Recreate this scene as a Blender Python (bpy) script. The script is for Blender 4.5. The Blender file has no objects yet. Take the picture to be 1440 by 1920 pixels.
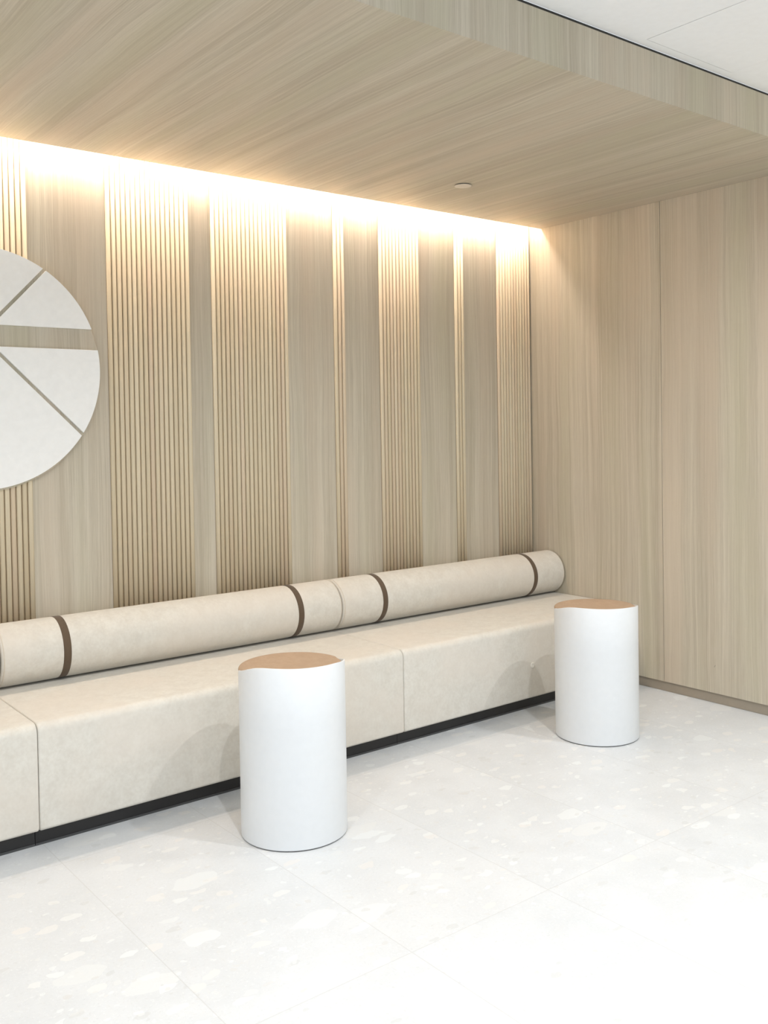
import bpy, bmesh, math, random
from mathutils import Matrix, Vector
random.seed(7)
PI = math.pi
scene = bpy.context.scene
COL = scene.collection

# ------------------------------------------------------------------ camera
R_ = Vector((0.78557347, -0.61855481, -0.01625624))
F_ = Vector((0.61822792, 0.78571422, -0.02115205))
U_ = R_.cross(F_).normalized()
cam_d = bpy.data.cameras.new('camera')
cam = bpy.data.objects.new('camera', cam_d)
COL.objects.link(cam)
cam.matrix_world = Matrix(((R_.x, U_.x, -F_.x, -4.0595), (R_.y, U_.y, -F_.y, -3.7861),
                           (R_.z, U_.z, -F_.z, 1.35), (0, 0, 0, 1)))
cam_d.sensor_fit = 'AUTO'
cam_d.sensor_width = 36
cam_d.lens = 1786.65 / 1920 * 36
cam_d.shift_y = (841.6 - 960) / 1920
cam_d.clip_start = 0.05
scene.camera = cam

# ------------------------------------------------------------------ light and exposure
scene.view_settings.view_transform = 'Standard'
scene.view_settings.look = 'None'
scene.view_settings.gamma = 1
scene.view_settings.use_curve_mapping = False
scene.view_settings.exposure = 0.05

WORLD = 1.14          # the bright open room around the seating niche
DOWN = 18.0           # each ceiling downlight, watts; also scales the added fill row
COVE = 84.0           # LED strip in the slot above the back wall
w = bpy.data.worlds.new('world'); scene.world = w; w.use_nodes = True
bg = w.node_tree.nodes['Background']
bg.inputs[0].default_value = (0.87, 0.94, 1.0, 1); bg.inputs[1].default_value = WORLD

def downlight_or_fill(x, y, power, size=0.035, spread=150):
    d = bpy.data.lights.new('downlight_or_fill', 'AREA'); d.shape = 'DISK'; d.size = size
    d.energy = power; d.color = (0.955, 0.975, 1.0); d.spread = math.radians(spread)
    o = bpy.data.objects.new('downlight_or_fill', d); COL.objects.link(o); o.location = (x, y, 2.625)
for x in (-0.42, -1.68, -2.94, -4.20):
    downlight_or_fill(x, -2.50, DOWN)
for x in (-1.2, -2.9, -4.6):  # added fill lamps further back, out of view, to brighten upright surfaces
    downlight_or_fill(x, -4.6, DOWN*.7)

# ------------------------------------------------------------------ helpers
class MB:
    """collects polygons with uvs in metres"""
    def __init__(s): s.v = []; s.f = []; s.uv = []; s.sm = []
    def poly(s, pts, uvs=None, smooth=False):
        n = len(s.v); s.v += [tuple(p) for p in pts]; s.f.append(tuple(range(n, n + len(pts))))
        s.uv.append(uvs or [(p[0], p[2]) for p in pts]); s.sm.append(smooth)
    def box(s, a, b, uvf=None):
        (x0, y0, z0), (x1, y1, z1) = a, b
        q = [[(x0,y0,z0),(x1,y0,z0),(x1,y0,z1),(x0,y0,z1)], [(x1,y1,z0),(x0,y1,z0),(x0,y1,z1),(x1,y1,z1)],
             [(x0,y1,z0),(x0,y0,z0),(x0,y0,z1),(x0,y1,z1)], [(x1,y0,z0),(x1,y1,z0),(x1,y1,z1),(x1,y0,z1)],
             [(x0,y0,z1),(x1,y0,z1),(x1,y1,z1),(x0,y1,z1)], [(x0,y1,z0),(x1,y1,z0),(x1,y0,z0),(x0,y0,z0)]]
        for p in q: s.poly(p, [uvf(c) for c in p] if uvf else [(c[0] + c[1], c[2]) for c in p])
    def grid(s, rows, closed=False, smooth=True, uvf=None, flip=False):
        """rows: list of rings, each a list of points"""
        base = len(s.v); n = len(rows[0])
        for r in rows: s.v += [tuple(p) for p in r]
        for i in range(len(rows) - 1):
            for j in range(n if closed else n - 1):
                k = (j + 1) % n
                f = (base+i*n+j, base+i*n+k, base+(i+1)*n+k, base+(i+1)*n+j)
                if flip: f = f[::-1]
                s.f.append(f); s.sm.append(smooth)
                s.uv.append([uvf(s.v[q]) if uvf else (s.v[q][0] + s.v[q][1], s.v[q][2]) for q in f])
    def build(s, name, mat, parent=None, origin=(0, 0, 0)):
        m = bpy.data.meshes.new(name)
        o3 = Vector(origin)
        m.from_pydata([Vector(p) - o3 for p in s.v], [], s.f)
        ul = m.uv_layers.new(name='UVMap')
        i = 0
        for f in s.uv:
            for c in f: ul.data[i].uv = c; i += 1
        for p, sm in zip(m.polygons, s.sm): p.use_smooth = sm
        bm = bmesh.new(); bm.from_mesh(m); bmesh.ops.remove_doubles(bm, verts=bm.verts, dist=1e-6)
        bmesh.ops.recalc_face_normals(bm, faces=bm.faces); bm.to_mesh(m); bm.free()
        m.materials.append(mat); m.update()
        o = bpy.data.objects.new(name, m); COL.objects.link(o)
        if parent: o.parent = parent; o.location = o3 - Vector(parent.location)
        else: o.location = o3
        return o

def tag(o, label=None, cat=None, group=None, kind=None):
    if label: o['label'] = label
    if cat: o['category'] = cat
    if group: o['group'] = group
    if kind: o['kind'] = kind
    return o
def thing(name, loc, label, cat, group=None):
    o = bpy.data.objects.new(name, None); COL.objects.link(o); o.location = loc
    o.empty_display_size = 0.1
    return tag(o, label, cat, group)
def lin(c):
    return tuple((v/255/12.92 if v/255 <= .04045 else ((v/255+.055)/1.055)**2.4) for v in c) + (1,)

# ------------------------------------------------------------------ materials
class NT:
    def __init__(s, name):
        s.m = bpy.data.materials.new(name); s.m.use_nodes = True
        s.t = s.m.node_tree; s.b = s.t.nodes['Principled BSDF']
    def n(s, typ, **kw):
        o = s.t.nodes.new(typ)
        for k, v in kw.items(): setattr(o, k, v)
        return o
    def l(s, a, b): s.t.links.new(a, b)
    def sock(s, v, inp):
        if isinstance(v, (int, float)): inp.default_value = v
        elif isinstance(v, tuple): inp.default_value = v
        else: s.l(v, inp)
    def math(s, op, a, b=0.0, c=None, clamp=False):
        o = s.n('ShaderNodeMath', operation=op, use_clamp=clamp)
        s.sock(a, o.inputs[0]); s.sock(b, o.inputs[1])
        if c is not None: s.sock(c, o.inputs[2])
        return o.outputs[0]
    def mix(s, f, a, b, blend='MIX'):
        o = s.n('ShaderNodeMix', data_type='RGBA', blend_type=blend)
        s.sock(f, o.inputs[0]); s.sock(a, o.inputs[6]); s.sock(b, o.inputs[7])
        return o.outputs[2]
    def mapping(s, vec, scale=(1,1,1), loc=(0,0,0)):
        o = s.n('ShaderNodeMapping'); s.l(vec, o.inputs[0]); o.inputs['Scale'].default_value = scale; o.inputs['Location'].default_value = loc
        return o.outputs[0]
    def noise(s, vec, scale=1, detail=2, rough=.5, dist=0.0):
        o = s.n('ShaderNodeTexNoise'); s.l(vec, o.inputs['Vector']); o.inputs['Scale'].default_value = scale
        o.inputs['Detail'].default_value = detail; o.inputs['Roughness'].default_value = rough; o.inputs['Distortion'].default_value = dist
        return o
    def ramp(s, f, stops):
        o = s.n('ShaderNodeValToRGB'); s.l(f, o.inputs[0]); cr = o.color_ramp
        while len(cr.elements) < len(stops): cr.elements.new(.5)
        for e, (p, c) in zip(cr.elements, stops):
            e.position = p; e.color = c if isinstance(c, tuple) else (c, c, c, 1)
        return o.outputs[0]
    def smooth(s, x, a, b):
        o = s.n('ShaderNodeMapRange', interpolation_type='SMOOTHSTEP')
        s.l(x, o.inputs[0]); o.inputs[1].default_value = a; o.inputs[2].default_value = b
        return o.outputs[0]
    def bump(s, h, strength, dist=.001):
        o = s.n('ShaderNodeBump'); s.l(h, o.inputs['Height']); o.inputs['Strength'].default_value = strength
        o.inputs['Distance'].default_value = dist; s.l(o.outputs[0], s.b.inputs['Normal'])

def plain(name, rgb, rough=.6, metal=0.0, spec=.5, lo=.975):
    k = NT(name); k.b.inputs['Base Color'].default_value = lin(rgb)
    k.b.inputs['Roughness'].default_value = rough; k.b.inputs['Metallic'].default_value = metal
    k.b.inputs['Specular IOR Level'].default_value = spec
    # faint unevenness
    g = k.n('ShaderNodeTexCoord'); n = k.noise(g.outputs['Object'], 40, 3)
    c = k.mix(n.outputs[0], lin([v*lo for v in rgb]), lin([min(255, v*1.02) for v in rgb])); k.l(c, k.b.inputs['Base Color'])
    return k.m

def wood(name, light, dark, pink, green, line=.55):
    """laminate: uv.x runs across the grain, uv.y along it, in metres"""
    k = NT(name); uv = k.n('ShaderNodeUVMap', uv_map='UVMap').outputs[0]
    # slow wander of the grain
    wz = k.noise(k.mapping(uv, (3.0, .9, 1)), 1, 2)
    wander = k.math('MULTIPLY', k.math('SUBTRACT', wz.outputs[0], .5), .05)
    wz2 = k.noise(k.mapping(uv, (14, 2.6, 1), (5, 3, 0)), 1, 2)
    wander = k.math('ADD', wander, k.math('MULTIPLY', k.math('SUBTRACT', wz2.outputs[0], .5), .010))
    sx = k.n('ShaderNodeSeparateXYZ'); k.l(uv, sx.inputs[0])
    cx = k.n('ShaderNodeCombineXYZ'); k.l(k.math('ADD', sx.outputs[0], wander), cx.inputs[0]); k.l(sx.outputs[1], cx.inputs[1])
    v = cx.outputs[0]
    broad = k.noise(k.mapping(v, (11, .22, 1)), 1, 3, .55)
    mid = k.noise(k.mapping(v, (55, .6, 1), (3, 1, 0)), 1, 3, .6)
    growth = k.noise(k.mapping(v, (190, 1.0, 1), (9, 4, 0)), 1, 2, .6)
    fibre = k.noise(k.mapping(v, (520, 9, 1), (1, 7, 0)), 1, 2, .6)
    pore = k.noise(k.mapping(v, (700, 34, 1), (2, 2, 0)), 1, 1, .5)
    t = k.math('ADD', k.math('MULTIPLY', broad.outputs[0], .28), k.math('MULTIPLY', mid.outputs[0], .27))
    t = k.math('ADD', t, k.math('MULTIPLY', growth.outputs[0], .26))
    t = k.math('ADD', t, k.math('MULTIPLY', fibre.outputs[0], .19))
    f = k.smooth(t, .36, .64)
    c = k.mix(f, lin(dark), lin(light))
    hue = k.noise(k.mapping(v, (7, .3, 1), (20, 8, 0)), 1, 1)
    c = k.mix(k.math('MULTIPLY', k.smooth(hue.outputs[0], .48, .70), .55), c, lin(pink))
    c = k.mix(k.math('MULTIPLY', k.smooth(hue.outputs[0], .50, .30), .45), c, lin(green))
    # cathedral lines where the figure is strong
    figm = k.smooth(k.noise(k.mapping(v, (5, .35, 1), (40, 2, 0)), 1, 1).outputs[0], .50, .66)
    wv = k.n('ShaderNodeTexWave', bands_direction='X'); k.l(k.mapping(v, (46, 1.1, 1)), wv.inputs[0])
    wv.inputs['Scale'].default_value = 1; wv.inputs['Distortion'].default_value = 5; wv.inputs['Detail'].default_value = 2
    wv.inputs['Detail Scale'].default_value = .8
    ln = k.smooth(wv.outputs[1], .25, .0)
    ln = k.math('MULTIPLY', k.math('MULTIPLY', ln, figm), line*.5)
    c = k.mix(ln, c, lin([q*.86 for q in dark]))
    po = k.math('MULTIPLY', k.smooth(pore.outputs[0], .66, .78), .28)
    c = k.mix(po, c, lin([q*.84 for q in dark]))
    k.l(c, k.b.inputs['Base Color'])
    k.b.inputs['Roughness'].default_value = .52; k.b.inputs['Specular IOR Level'].default_value = .35
    k.bump(k.math('ADD', fibre.outputs[0], growth.outputs[0]), .08, .0006)
    return k.m
M = {}
M['wood'] = wood('pale_oak_laminate', (207, 198, 180), (175, 164, 144), (202, 187, 167), (190, 184, 159))

def slat_wood():
    k = NT('slat_wood'); uv = k.n('ShaderNodeUVMap', uv_map='UVMap').outputs[0]
    sx = k.n('ShaderNodeSeparateXYZ'); k.l(uv, sx.inputs[0])
    idx = k.math('FLOOR', sx.outputs[0])          # uv.x = slat number + 0..1 across
    wn = k.n('ShaderNodeTexWhiteNoise', noise_dimensions='1D'); k.l(idx, wn.inputs['W'])
    c = k.mix(wn.outputs['Value'], lin((211, 196, 167)), lin((224, 211, 184)))
    hs = k.n('ShaderNodeTexWhiteNoise', noise_dimensions='1D'); k.l(k.math('ADD', idx, 71.3), hs.inputs['W'])
    c = k.mix(k.math('MULTIPLY', k.smooth(hs.outputs['Value'], .62, 1.0), .6), c, lin((216, 194, 170)))
    v = k.mapping(uv, (5.5, .9, 1))
    g = k.noise(v, 1, 3, .6); g2 = k.noise(k.mapping(uv, (16, 5, 1)), 1, 2)
    t = k.math('ADD', k.math('MULTIPLY', g.outputs[0], .6), k.math('MULTIPLY', g2.outputs[0], .4))
    c = k.mix(k.math('MULTIPLY', k.smooth(t, .62, .38), .35), c, lin((188, 170, 140)))
    k.l(c, k.b.inputs['Base Color']); k.b.inputs['Roughness'].default_value = .5
    k.b.inputs['Specular IOR Level'].default_value = .35
    return k.m
M['slat'] = slat_wood()

def fabric(name, a, b, pinkish, sheen=.15):
    k = NT(name); g = k.n('ShaderNodeTexCoord').outputs['Object']
    n1 = k.noise(g, 20, 5, .7); n2 = k.noise(g, 90, 3, .6); n3 = k.noise(g, 900, 2, .6); n4 = k.noise(g, 3.2, 2)
    t = k.math('ADD', k.math('MULTIPLY', n1.outputs[0], .62), k.math('MULTIPLY', n2.outputs[0], .38))
    c = k.mix(k.smooth(t, .30, .70), lin(a), lin(b))
    c = k.mix(k.math('MULTIPLY', k.smooth(n4.outputs[0], .4, .65), .5), c, lin(pinkish))
    k.l(c, k.b.inputs['Base Color']); k.b.inputs['Roughness'].default_value = .92
    k.b.inputs['Specular IOR Level'].default_value = .15
    k.b.inputs['Sheen Weight'].default_value = sheen; k.b.inputs['Sheen Roughness'].default_value = .5
    k.bump(n3.outputs[0], .12, .0008)
    return k.m
M['suede'] = fabric('cream_suede', (204, 198, 187), (216, 212, 202), (213, 204, 192))
M['strap'] = fabric('brown_leather', (90, 76, 61), (102, 87, 71), (96, 80, 65))
M['piping'] = fabric('cream_piping', (200, 190, 174), (212, 202, 186), (206, 194, 178))

def terrazzo():
    k = NT('pale_terrazzo'); g = k.n('ShaderNodeTexCoord').outputs['Object']
    sx = k.n('ShaderNodeSeparateXYZ'); k.l(g, sx.inputs[0])
    X, Y = sx.outputs[0], sx.outputs[1]
    TX, TY = .5165, 1.095
    fx = k.math('DIVIDE', k.math('ADD', X, 3.035), TX); fy = k.math('DIVIDE', k.math('ADD', Y, 1.91), TY)
    ix = k.math('FLOOR', fx); iy = k.math('FLOOR', fy)
    def edge(f, w_, T):
        d = k.math('ABSOLUTE', k.math('SUBTRACT', f, k.math('ROUND', f)))
        return k.smooth(k.math('MULTIPLY', d, T), w_, w_*.5)
    gr = k.math('MAXIMUM', edge(fx, .0020, TX), edge(fy, .0020, TY))
    # each tile carries its own piece of the pattern
    off = k.n('ShaderNodeCombineXYZ'); k.l(k.math('MULTIPLY', ix, 3.7), off.inputs[0]); k.l(k.math('MULTIPLY', iy, 5.3), off.inputs[1]); off.inputs[2].default_value = 0
    av = k.n('ShaderNodeVectorMath', operation='ADD'); k.l(g, av.inputs[0]); k.l(off.outputs[0], av.inputs[1])
    v = av.outputs[0]
    dn = k.noise(v, 9, 3, .6)
    dv = k.n('ShaderNodeVectorMath', operation='MULTIPLY_ADD'); k.l(dn.outputs[1], dv.inputs[0]); dv.inputs[1].default_value = (.06, .06, 0); k.l(v, dv.inputs[2])
    v = dv.outputs[0]
    base = (226, 227, 225)
    tile = k.n('ShaderNodeTexWhiteNoise', noise_dimensions='3D'); k.l(off.outputs[0], tile.inputs['Vector'])
    c = k.mix(k.smooth(k.noise(v, 5, 4, .6).outputs[0], .35, .65), lin((201, 203, 204)), lin((208, 210, 211)))
    c = k.mix(k.math('MULTIPLY', tile.outputs[0], .35), c, lin((213, 213, 212)))
    fine = k.noise(v, 120, 3, .7)
    c = k.mix(k.math('MULTIPLY', k.smooth(fine.outputs[0], .56, .66), .35), c, lin((224, 226, 226)))
    c = k.mix(k.math('MULTIPLY', k.smooth(fine.outputs[0], .42, .34), .35), c, lin((190, 191, 190)))
    def chips(scale, stretch, thr_d, density, colA, colB, amt, loc):
        nonlocal c
        m = k.mapping(v, (1, stretch, 1), loc)
        vo = k.n('ShaderNodeTexVoronoi', feature='F1'); k.l(m, vo.inputs['Vector']); vo.inputs['Scale'].default_value = scale
        vo.inputs['Randomness'].default_value = 1
        sp = k.n('ShaderNodeSeparateColor'); k.l(vo.outputs['Color'], sp.inputs[0])
        on = k.math('LESS_THAN', sp.outputs[0], density)
        rad = k.math('MULTIPLY', k.math('ADD', sp.outputs[2], .35), thr_d)
        inside = k.math('MULTIPLY', k.smooth(k.math('SUBTRACT', rad, vo.outputs['Distance']), 0.0, .02), on)
        col = k.mix(sp.outputs[1], lin(colA), lin(colB))
        c = k.mix(k.math('MULTIPLY', inside, amt), c, col)
    chips(6.5, 1.9, .42, .34, (211, 211, 209), (219, 222, 222), .72, (0, 0, 0))
    chips(17, 1.7, .42, .26, (222, 225, 224), (216, 213, 209), .7, (3, 7, 0))
    chips(24, 1.9, .40, .05, (192, 193, 191), (198, 198, 196), .5, (9, 2, 0))
    chips(55, 1.3, .45, .14, (226, 229, 228), (200, 198, 194), .5, (5, 5, 0))
    c = k.mix(k.math('MULTIPLY', gr, .45), c, lin((184, 183, 180)))
    k.l(c, k.b.inputs['Base Color'])
    k.b.inputs['Roughness'].default_value = .36; k.b.inputs['Specular IOR Level'].default_value = .4
    return k.m
M['floor'] = terrazzo()
M['white_shell'] = plain('white_lacquer', (216, 218, 219), .42, lo=.995)
M['tan'] = fabric('tan_leather_top', (166, 142, 118), (176, 152, 128), (173, 147, 122), 0.0)
M['slat_back'] = plain('brown_backing', (134, 113, 88), .8)
M['plinth'] = plain('black_plinth', (38, 36, 36), .4)
M['lip'] = plain('dark_grey_strip', (78, 78, 78), .4)
M['skirt'] = plain('taupe_skirting', (158, 147, 131), .45)
M['paint'] = plain('white_ceiling_paint', (252, 252, 252), .8)
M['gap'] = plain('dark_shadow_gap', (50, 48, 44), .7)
M['art_white'] = plain('matte_white_panel', (244, 243, 240), .6)
M['detector'] = plain('off_white_plate', (222, 212, 198), .5)
M['cove'] = plain('cove_white', (235, 232, 226), .8)
M['button'] = plain('cream_button', (222, 217, 206), .5)
led = NT('warm_led'); led.b.inputs['Emission Color'].default_value = (1, .85, .73, 1)
led.b.inputs['Emission Strength'].default_value = COVE; led.b.inputs['Base Color'].default_value = (.9, .9, .9, 1)

# ------------------------------------------------------------------ the room
XL, YF = -7.0, -7.0
HS, HT, YS, GAP = 2.4639, 2.633, -1.786, .0952
m = MB(); m.box((XL, YF, -.1), (.3, .25, 0)); tag(m.build('floor', M['floor']), 'pale terrazzo tile floor', kind='structure')
m = MB(); m.box((XL, .0005, 0), (.3, .2, HT + .1)); tag(m.build('wall_back', M['wood']), 'pale wood back wall behind the bench', kind='structure')
# right wall: carcass, two cladding panels, recessed skirting
SEAM, ZS = -.886, .0507
m = MB(); m.box((.014, YF, ZS), (.2, 0, HT + .1)); wr = tag(m.build('wall_right', M['gap']), 'pale wood side wall on the right', kind='structure')
for y0, y1 in ((SEAM + .0013, -.0005), (SEAM - 3.2, SEAM - .0013)):
    m = MB(); m.box((0, y0, ZS), (.0135, y1, HT - .0005), lambda c: (c[1]*1.0 + c[0] + 31, c[2])); m.build('cladding_panel', M['wood'], wr)
m = MB(); m.poly([(-.0004, -1.170, .176), (-.0004, -1.1715, .176), (-.0004, -1.178, .186), (-.0004, -1.1765, .186)]); m.build('scratch', M['gap'], bpy.data.objects['cladding_panel.001'])['label'] = 'tiny dark scratch'
m = MB(); m.box((.010, YF, .001), (.199, 0, ZS)); tag(m.build('baseboard_right', M['skirt']), 'recessed taupe skirting', kind='structure')

# dropped wood soffit: grain runs out of the wall and turns down over the fascia
def suv(c): return (c[0], -c[1] if c[2] < HS + 1e-4 else 1.786 + (c[2] - HS))
m = MB(); m.box((XL, YS, HS), (-.0003, -GAP, 2.623), suv); tag(m.build('trim_1', M['wood']), 'dropped pale wood soffit with mitred fascia', kind='structure')
m = MB(); m.box((XL, YS + .004, 2.623), (-.0003, -GAP, HT)); tag(m.build('trim_2', M['gap']), 'dark shadow gap above the fascia', kind='structure')
m = MB(); m.box((XL, -GAP, 2.60), (-.0003, -.0003, HT)); tag(m.build('trim_3', M['cove']), 'top of the light cove', kind='structure')

# white ceiling with an access panel
c1, c2, y1, y2 = -1.372, -.868, -1.823, -2.40
m = MB(); g = .0012
m.box((XL, YF, HT), (c1 - g, YS + .002, HT + .1)); m.box((c2 + g, YF, HT), (-.0003, YS + .002, HT + .1))
m.box((c1 - g, y1 + g, HT), (c2 + g, YS + .002, HT + .1)); m.box((c1 - g, YF, HT), (c2 + g, y2 - g, HT + .1))
ce = tag(m.build('ceiling', M['paint']), 'white ceiling beyond the soffit', kind='structure')
m = MB(); m.box((c1 + g, y2 + g, HT - .0006), (c2 - g, y1 - g, HT + .09)); m.build('access_panel', M['paint'], ce)
m = MB(); m.box((c1 - .01, y2 - .01, HT + .1), (c2 + .01, y1 + .01, HT + .12)); m.build('panel_backing', M['gap'], ce)

# LED strip in the slot
t = thing('cove_light', (-3.5, -.069, 2.51), 'warm glowing light strip hidden in the slot along the top of the back wall', 'light')
m = MB(); m.box((XL + .1, -.080, 2.518), (-.02, -.058, 2.600)); m.box((XL + .1, -.080, 2.5055), (-.02, -.0762, 2.518)); m.build('housing', M['cove'], t)
m = MB(); m.box((XL + .1, -.0755, 2.506), (-.02, -.061, 2.5175)); m.build('light_strip', led.m, t)

# ------------------------------------------------------------------ fluted panels
PITCH, SW, SD = .022, .0194, .0108
slat_no = [0]
def slats(x0, n, label):
    m = MB(); z0, z1 = .42, 2.52
    for i in range(n):
        a = x0 + i*PITCH + (PITCH - SW)/2
        k = slat_no[0]; slat_no[0] += 1
        prof = [(a, 0)]
        for j in range(13):
            th = PI - PI*j/12; cx, sy = math.cos(th), math.sin(th)
            prof.append((a + SW/2 + SW/2*math.copysign(abs(cx)**.85, cx), -.0015 - (SD - .0015)*abs(sy)**.72))
        prof.append((a + SW, 0))
        rings = [[(x, y, z0) for x, y in prof], [(x, y, z1) for x, y in prof]]
        m.grid(rings, uvf=lambda c, a=a, k=k: (k + .02 + .96*min(1, max(0, (c[0] - a)/SW)), c[2] + k*1.7))
        m.poly(rings[1]); m.poly(rings[0][::-1])
    t = thing('fluted_panel', (x0 + n*PITCH/2, 0, z0), label, 'wall panel', 'fluted wood panels on the back wall')
    m.build('slats', M['slat'], t, (x0 + n*PITCH/2, 0, z0))
    m = MB(); m.box((x0 + .001, -.0016, z0), (x0 + n*PITCH - .001, .0003, z1)); m.build('backing', M['slat_back'], t, (x0 + n*PITCH/2, 0, z0))
    return t
slats(-3.276, 20, 'fluted light wood wall panel running behind the round white wall art')
slats(-2.519, 17, 'wide fluted light wood wall panel just right of the round wall art')
slats(-2.040, 18, 'wide fluted light wood wall panel above the strap left of the bolster joint')
slats(-1.381, 3, 'narrow three-slat fluted wall strip above the joint between the bolsters')
slats(-1.101, 12, 'medium-width fluted wood wall panel between the two narrow three-slat strips')
slats(-.589, 3, 'narrow three-slat fluted wall strip nearest the right corner')
slats(-.271, 12, 'fluted light wood wall panel in the corner against the side wall')

# ------------------------------------------------------------------ round wall art
AX, AZ, AR = -3.028, 1.603, .461
art = thing('wall_art', (AX, -.0095, AZ), 'large round white wall sculpture split by a wood band and thin diagonal gaps', 'wall art')
def disc_pts(pts, y0, y1, m):
    """extrude a convex outline from y0 (back) to y1 (front) with a tiny bevel"""
    n = len(pts); cx = sum(p[0] for p in pts)/n; cz = sum(p[1] for p in pts)/n
    def sh(p, d):
        l = math.hypot(p[0]-cx, p[1]-cz); return (p[0] - (p[0]-cx)/l*d, p[1] - (p[1]-cz)/l*d)
    rings = [[(p[0], y0, p[1]) for p in pts], [(p[0], y1 + .001, p[1]) for p in pts], [(sh(p, .001)[0], y1, sh(p, .001)[1]) for p in pts]]
    m.grid(rings, closed=True, smooth=False); m.poly(rings[2]); m.poly(rings[0][::-1])
m = MB(); disc_pts([(AX + (AR+.003)*math.cos(a*PI/64), AZ - .005 + (AR+.003)*math.sin(a*PI/64)) for a in range(128)], -.0095, -.024, m)
m.build('backing_disc', M['wood'], art)
# pieces: clip the disc with half planes
HX, HZ, BAND = -3.029, 1.7275, .0415
def clip(poly, px, pz, nx, nz):
    out = []
    for i in range(len(poly)):
        a, b = poly[i], poly[(i+1) % len(poly)]
        da = (a[0]-px)*nx + (a[1]-pz)*nz; db = (b[0]-px)*nx + (b[1]-pz)*nz
        if da >= 0: out.append(a)
        if (da >= 0) != (db >= 0):
            t_ = da/(da - db); out.append((a[0] + (b[0]-a[0])*t_, a[1] + (b[1]-a[1])*t_))
    return out
circ = [(AX + AR*math.cos(a*PI/90), AZ + AR*math.sin(a*PI/90)) for a in range(180)]
def ray_side(ang, side, wgap):
    """half plane on one side of the diagonal leaving the hub at ang; the gap widens outward"""
    a = math.radians(ang); dx, dz = math.cos(a), math.sin(a); nx, nz = -dz*side, dx*side
    return (HX + nx*wgap*.5, HZ + nz*wgap*.5, nx, nz)
UA, LA, GW = 47, -44.6, .0135
top = clip(circ, HX, HZ + BAND, 0, 1); bot = clip(circ, HX, HZ - BAND, 0, -1)
pieces = [clip(clip(top, *ray_side(UA, 1, GW)), *ray_side(180 - UA, -1, GW)),
          clip(top, *ray_side(UA, -1, GW)), clip(top, *ray_side(180 - UA, 1, GW)),
          clip(bot, *ray_side(LA, 1, GW)), clip(bot, *ray_side(180 - LA, -1, GW)),
          clip(clip(bot, *ray_side(LA, -1, GW)), *ray_side(180 - LA, 1, GW))]
for pc in pieces:
    if len(pc) > 2:
        m = MB(); disc_pts(pc, -.0245, -.036, m); m.build('white_segment', M['art_white'], art)

# ------------------------------------------------------------------ sprinkler cover
t = thing('sprinkler_cover', (-1.034, -.560, HS), 'small round off-white cover plate on the wood soffit', 'sprinkler cover')
def lathe(cx, cy, prof, m, n=64):
    rings = [[(cx + r*math.cos(2*PI*j/n), cy + r*math.sin(2*PI*j/n), z) for j in range(n)] for r, z in prof]
    m.grid(rings, closed=True, smooth=True)
    for i, (r, z) in ((0, prof[0]), (-1, prof[-1])):
        m.poly(rings[i] if i else rings[i][::-1])
m = MB(); lathe(-1.034, -.560, [(.036, HS - .0003), (.036, HS - .0036)], m); m.build('recess_ring', M['gap'], t)
m = MB(); lathe(-1.034, -.560, [(.039, HS - .0037), (.040, HS - .0043), (.0395, HS - .005), (.036, HS - .0054)], m); m.build('cover_plate', M['detector'], t)

# ------------------------------------------------------------------ bench modules
YB, ZSEAT, ZB, YP, L = -.683, .4142, .0634, -.6304, 1.5285
def seat_mesh(x0, x1):
    m = MB(); yk = -.013; rt, rb = .030, .012
    def prof(d):
        p = []
        y0, y1, z0, z1 = YB + d, yk - d*.3, ZB + d, ZSEAT - d
        def arc(cy, cz, r, a0, a1, n):
            for i in range(n + 1):
                a = math.radians(a0 + (a1 - a0)*i/n); p.append((cy + r*math.cos(a), cz + r*math.sin(a)))
        arc(y0 + rb, z0 + rb, rb, 270, 180, 5)
        arc(y0 + rt, z1 - rt, rt, 180, 90, 10)
        arc(y1 - .01, z1 - .01, .01, 90, 0, 4)
        p.append((y1, z0))
        return p
    r = .006
    # quarter-round at each end: at the very end the outline is inset by r
    st = [(x0 + r*(1 - math.cos(PI/2*i/5)), r*(1 - math.sin(PI/2*i/5))) for i in range(6)]
    full = st + [(x0 + x1 - x, d) for x, d in reversed(st)]
    rings = [[(x, y, z) for y, z in prof(d)] for x, d in full]
    m.grid(rings, closed=True, smooth=True)
    m.poly(rings[0][::-1]); m.poly(rings[-1])
    return m
def bench(x1, label):
    x0 = x1 - L
    t = thing('upholstered_bench', ((x0 + x1)/2, -.33, 0), label, 'bench', 'cream bench modules along the back wall')
    seat_mesh(x0 + .0008, x1 - .0008).build('seat', M['suede'], t, ((x0 + x1)/2, -.33, ZB))
    m = MB(); m.box((x0 + .001, YP, .008), (x1 - .001, -.02, ZB + .001)); m.build('plinth', M['plinth'], t, ((x0 + x1)/2, -.33, 0))
    m = MB(); m.box((x0 + .001, YP - .002, 0), (x1 - .001, -.02, .008)); m.build('floor_strip', M['lip'], t, ((x0 + x1)/2, -.33, 0))
    return t
b1 = bench(-.002, 'cream suede bench module on a black plinth, in the corner beside the side wall')
b2 = bench(-.002 - L, 'cream suede bench module on a black plinth, behind the nearer white drum table')
b3 = bench(-.002 - 2*L, 'cream suede bench module cut off by the left edge of the photo')
# covered button on the corner module
m = MB(); n = 28
prof = [(.0115, 0.0), (.0115, .003), (.0095, .0052), (.006, .0056), (.0045, .0035), (0.0005, .003)]
rings = [[(-.746 + r*math.cos(2*PI*j/n), YB - .0002 - h, .220 + r*1.15*math.sin(2*PI*j/n)) for j in range(n)] for r, h in prof]
m.grid(rings, closed=True); m.poly(rings[-1]); m.build('button', M['button'], b1)['label'] = 'small round button on the bench front'

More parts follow.
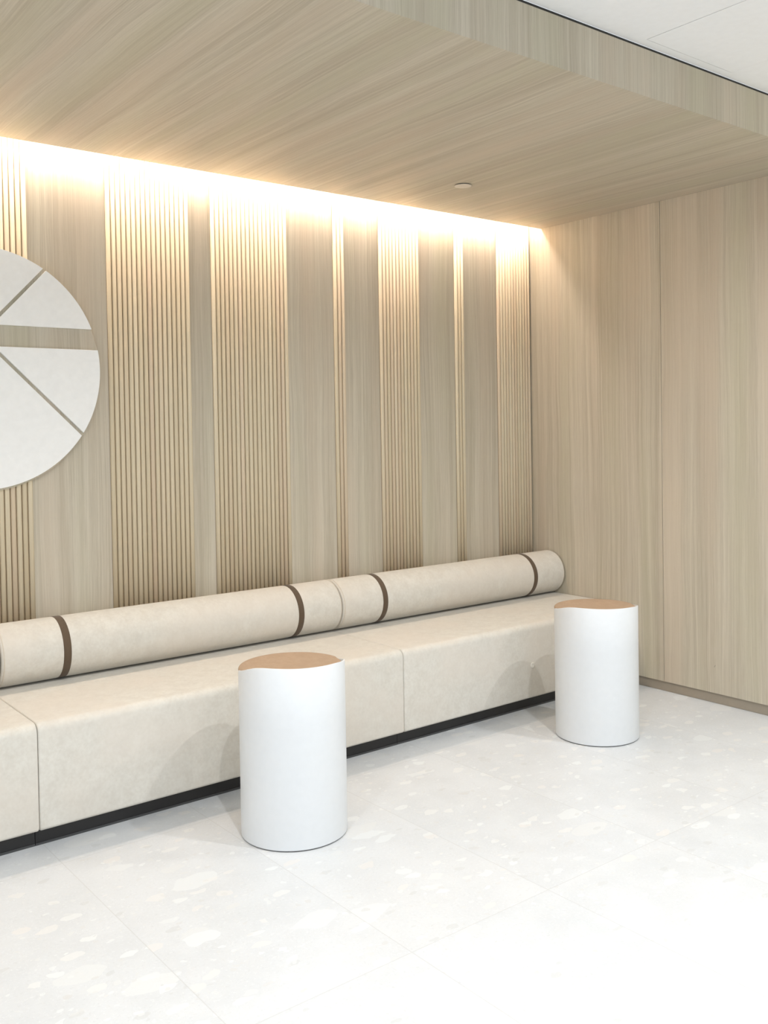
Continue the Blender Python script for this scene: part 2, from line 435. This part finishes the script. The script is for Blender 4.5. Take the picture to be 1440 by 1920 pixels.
# ------------------------------------------------------------------ bolsters
RB, YC = .1168, -.1317; ZC = ZSEAT + RB + .001
def bolster(x0, x1, s1, s2, label):
    cx = (x0 + x1)/2
    t = thing('bolster_cushion', (cx, YC, ZSEAT), label, 'bolster cushion', 'cream bolsters along the bench')
    n = 72; m = MB()
    er = .012
    prof = [(x0 + er*(1 - math.sin(a)) , RB - er*(1 - math.cos(a))) for a in [PI/2 - PI/2*i/6 for i in range(7)]]
    prof = [(x0 + er*(1 - math.cos(PI/2*i/6)), RB - er*(1 - math.sin(PI/2*i/6))) for i in range(7)]
    prof = [(x0 - .002 + .004, RB*.5)] + prof
    def pinch(x):
        return sum(.0012*math.exp(-((x - s)/.022)**2) for s in (s1, s2))
    xs = [prof[-1][0] + (x1 - er - prof[-1][0])*i/60 for i in range(1, 60)]
    xs = sorted(set(xs + [s + d for s in (s1, s2) for d in (-.04, -.03, -.02, -.01, 0, .01, .02, .03, .04)]))
    full = prof + [(x, RB - pinch(x)) for x in xs] + [(x0 + x1 - x, r) for x, r in reversed(prof)]
    rings = [[(x, YC + r*math.cos(2*PI*j/n), ZC + r*math.sin(2*PI*j/n)) for j in range(n)] for x, r in full]
    m.grid(rings, closed=True); m.poly(rings[0][::-1]); m.poly(rings[-1])
    m.build('cover', M['suede'], t, (cx, YC, ZC))
    for s in (s1, s2):
        m = MB(); w_ = .0145
        pr = [(s - w_, RB - .003), (s - w_, RB - .0001), (s - w_ + .001, RB + .0004), (s + w_ - .001, RB + .0004), (s + w_, RB - .0001), (s + w_, RB - .003)]
        rings = [[(x, YC + r*math.cos(2*PI*j/n), ZC + r*math.sin(2*PI*j/n)) for j in range(n)] for x, r in pr]
        m.grid(rings, closed=True); m.build('strap', M['strap'], t, (s, YC, ZC))
    for xe in (x0 + .009, x1 - .009):
        m = MB(); rows = []
        for i in range(9):
            a = 2*PI*i/8; rr = RB - .0012 + .0022*math.cos(a); xx = xe + .0022*math.sin(a)
            rows.append([(xx, YC + rr*math.cos(2*PI*j/n), ZC + rr*math.sin(2*PI*j/n)) for j in range(n)])
        m.grid(rows, closed=True); m.build('piping', M['piping'], t, (xe, YC, ZC))
    return t
bolster(-1.525, -.008, -1.279, -.242, 'cream bolster with two brown straps, lying on the corner bench module against the side wall')
bolster(-3.040, -1.529, -2.800, -1.754, 'cream bolster with two brown straps, lying behind the nearer white drum table')
bolster(-4.555, -3.044, -4.31, -3.27, 'cream bolster of which only the end shows at the left edge of the photo')

# ------------------------------------------------------------------ drum tables
RIM = [(0, .5545), (20, .553), (135, .553), (150, .5535), (160, .556), (170, .563), (180, .572), (190, .582), (202, .589), (220, .590), (240, .5885),
       (268, .587), (290, .585), (312, .578), (328, .572), (342, .563), (354, .556), (360, .5545)]
def rim_h(a):
    a %= 360
    for (a0, h0), (a1, h1) in zip(RIM, RIM[1:]):
        if a0 <= a <= a1:
            t_ = (a - a0)/(a1 - a0); t_ = t_*t_*(3 - 2*t_) if abs(h1 - h0) > .004 else t_
            return h0 + (h1 - h0)*t_
def drum(x, y, r, rot, hs, label):
    t = thing('side_table', (x, y, 0), label, 'side table', 'white drum tables in front of the bench')
    n = 180; m = MB()
    H = [(.553 + (rim_h(360*j/n - rot) - .553)*hs) for j in range(n)]
    H = [sum(H[(j + q) % n] for q in range(-4, 5))/9 for j in range(n)]
    sh = []
    for rr, zf in ((r - .006, 0), (r - .006, .0035), (r, .0038), (r, .006), (r, .008), (r, .20), (r, .40), (r, None), (r - .0012, 'a'), (r - .004, 'b'), (r - .0052, 'a'), (r - .006, 'c')):
        ring = []
        for j in range(n):
            a = 2*PI*j/n
            z = H[j] - .002 if zf is None else H[j] - .0006 if zf == 'a' else H[j] if zf == 'b' else H[j] - .035 if zf == 'c' else zf
            ring.append((x + rr*math.cos(a), y + rr*math.sin(a), z))
        sh.append(ring)
    m.grid(sh, closed=True, smooth=True); m.poly(sh[0][::-1]); 
    o = m.build('shell', M['white_shell'], t, (x, y, 0))
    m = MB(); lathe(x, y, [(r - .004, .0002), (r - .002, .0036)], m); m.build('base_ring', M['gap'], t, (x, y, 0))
    # tan top: sits inside the high rim and rolls over the low one
    m = MB()
    rows = []
    for k_ in range(16):
        if k_ < 9: inset, dz = None, 0
        else:
            q = (k_ - 8)/7*PI/2; inset, dz = .011*(1 - math.sin(q)), -.0085*(1 - math.cos(q))
        ring = []
        for j in range(n):
            a = 2*PI*j/n
            low = max(0.0, min(1.0, (.5580 - H[j])/.0030)); low = low*low*(3 - 2*low)
            ro = r - .0062 + .0060*low
            rr = (ro - .011)*(k_ + .08)/9 if inset is None else ro - inset
            ring.append((x + rr*math.cos(a), y + rr*math.sin(a), .5625 + dz))
        rows.append(ring)
    rows.append([(q[0], q[1], .5515) for q in rows[-1]])
    m.grid(rows, closed=True, smooth=True); m.poly(rows[0])
    m.build('table_top', M['tan'], t, (x, y, 0))
    return t
drum(-2.336, -1.0735, .179, 0, 1.0, 'white drum side table with a tan top, the nearer and larger-looking one')
drum(-.7796, -1.094, .179, -15, .78, 'white drum side table with a tan top, farther one beside the side wall')
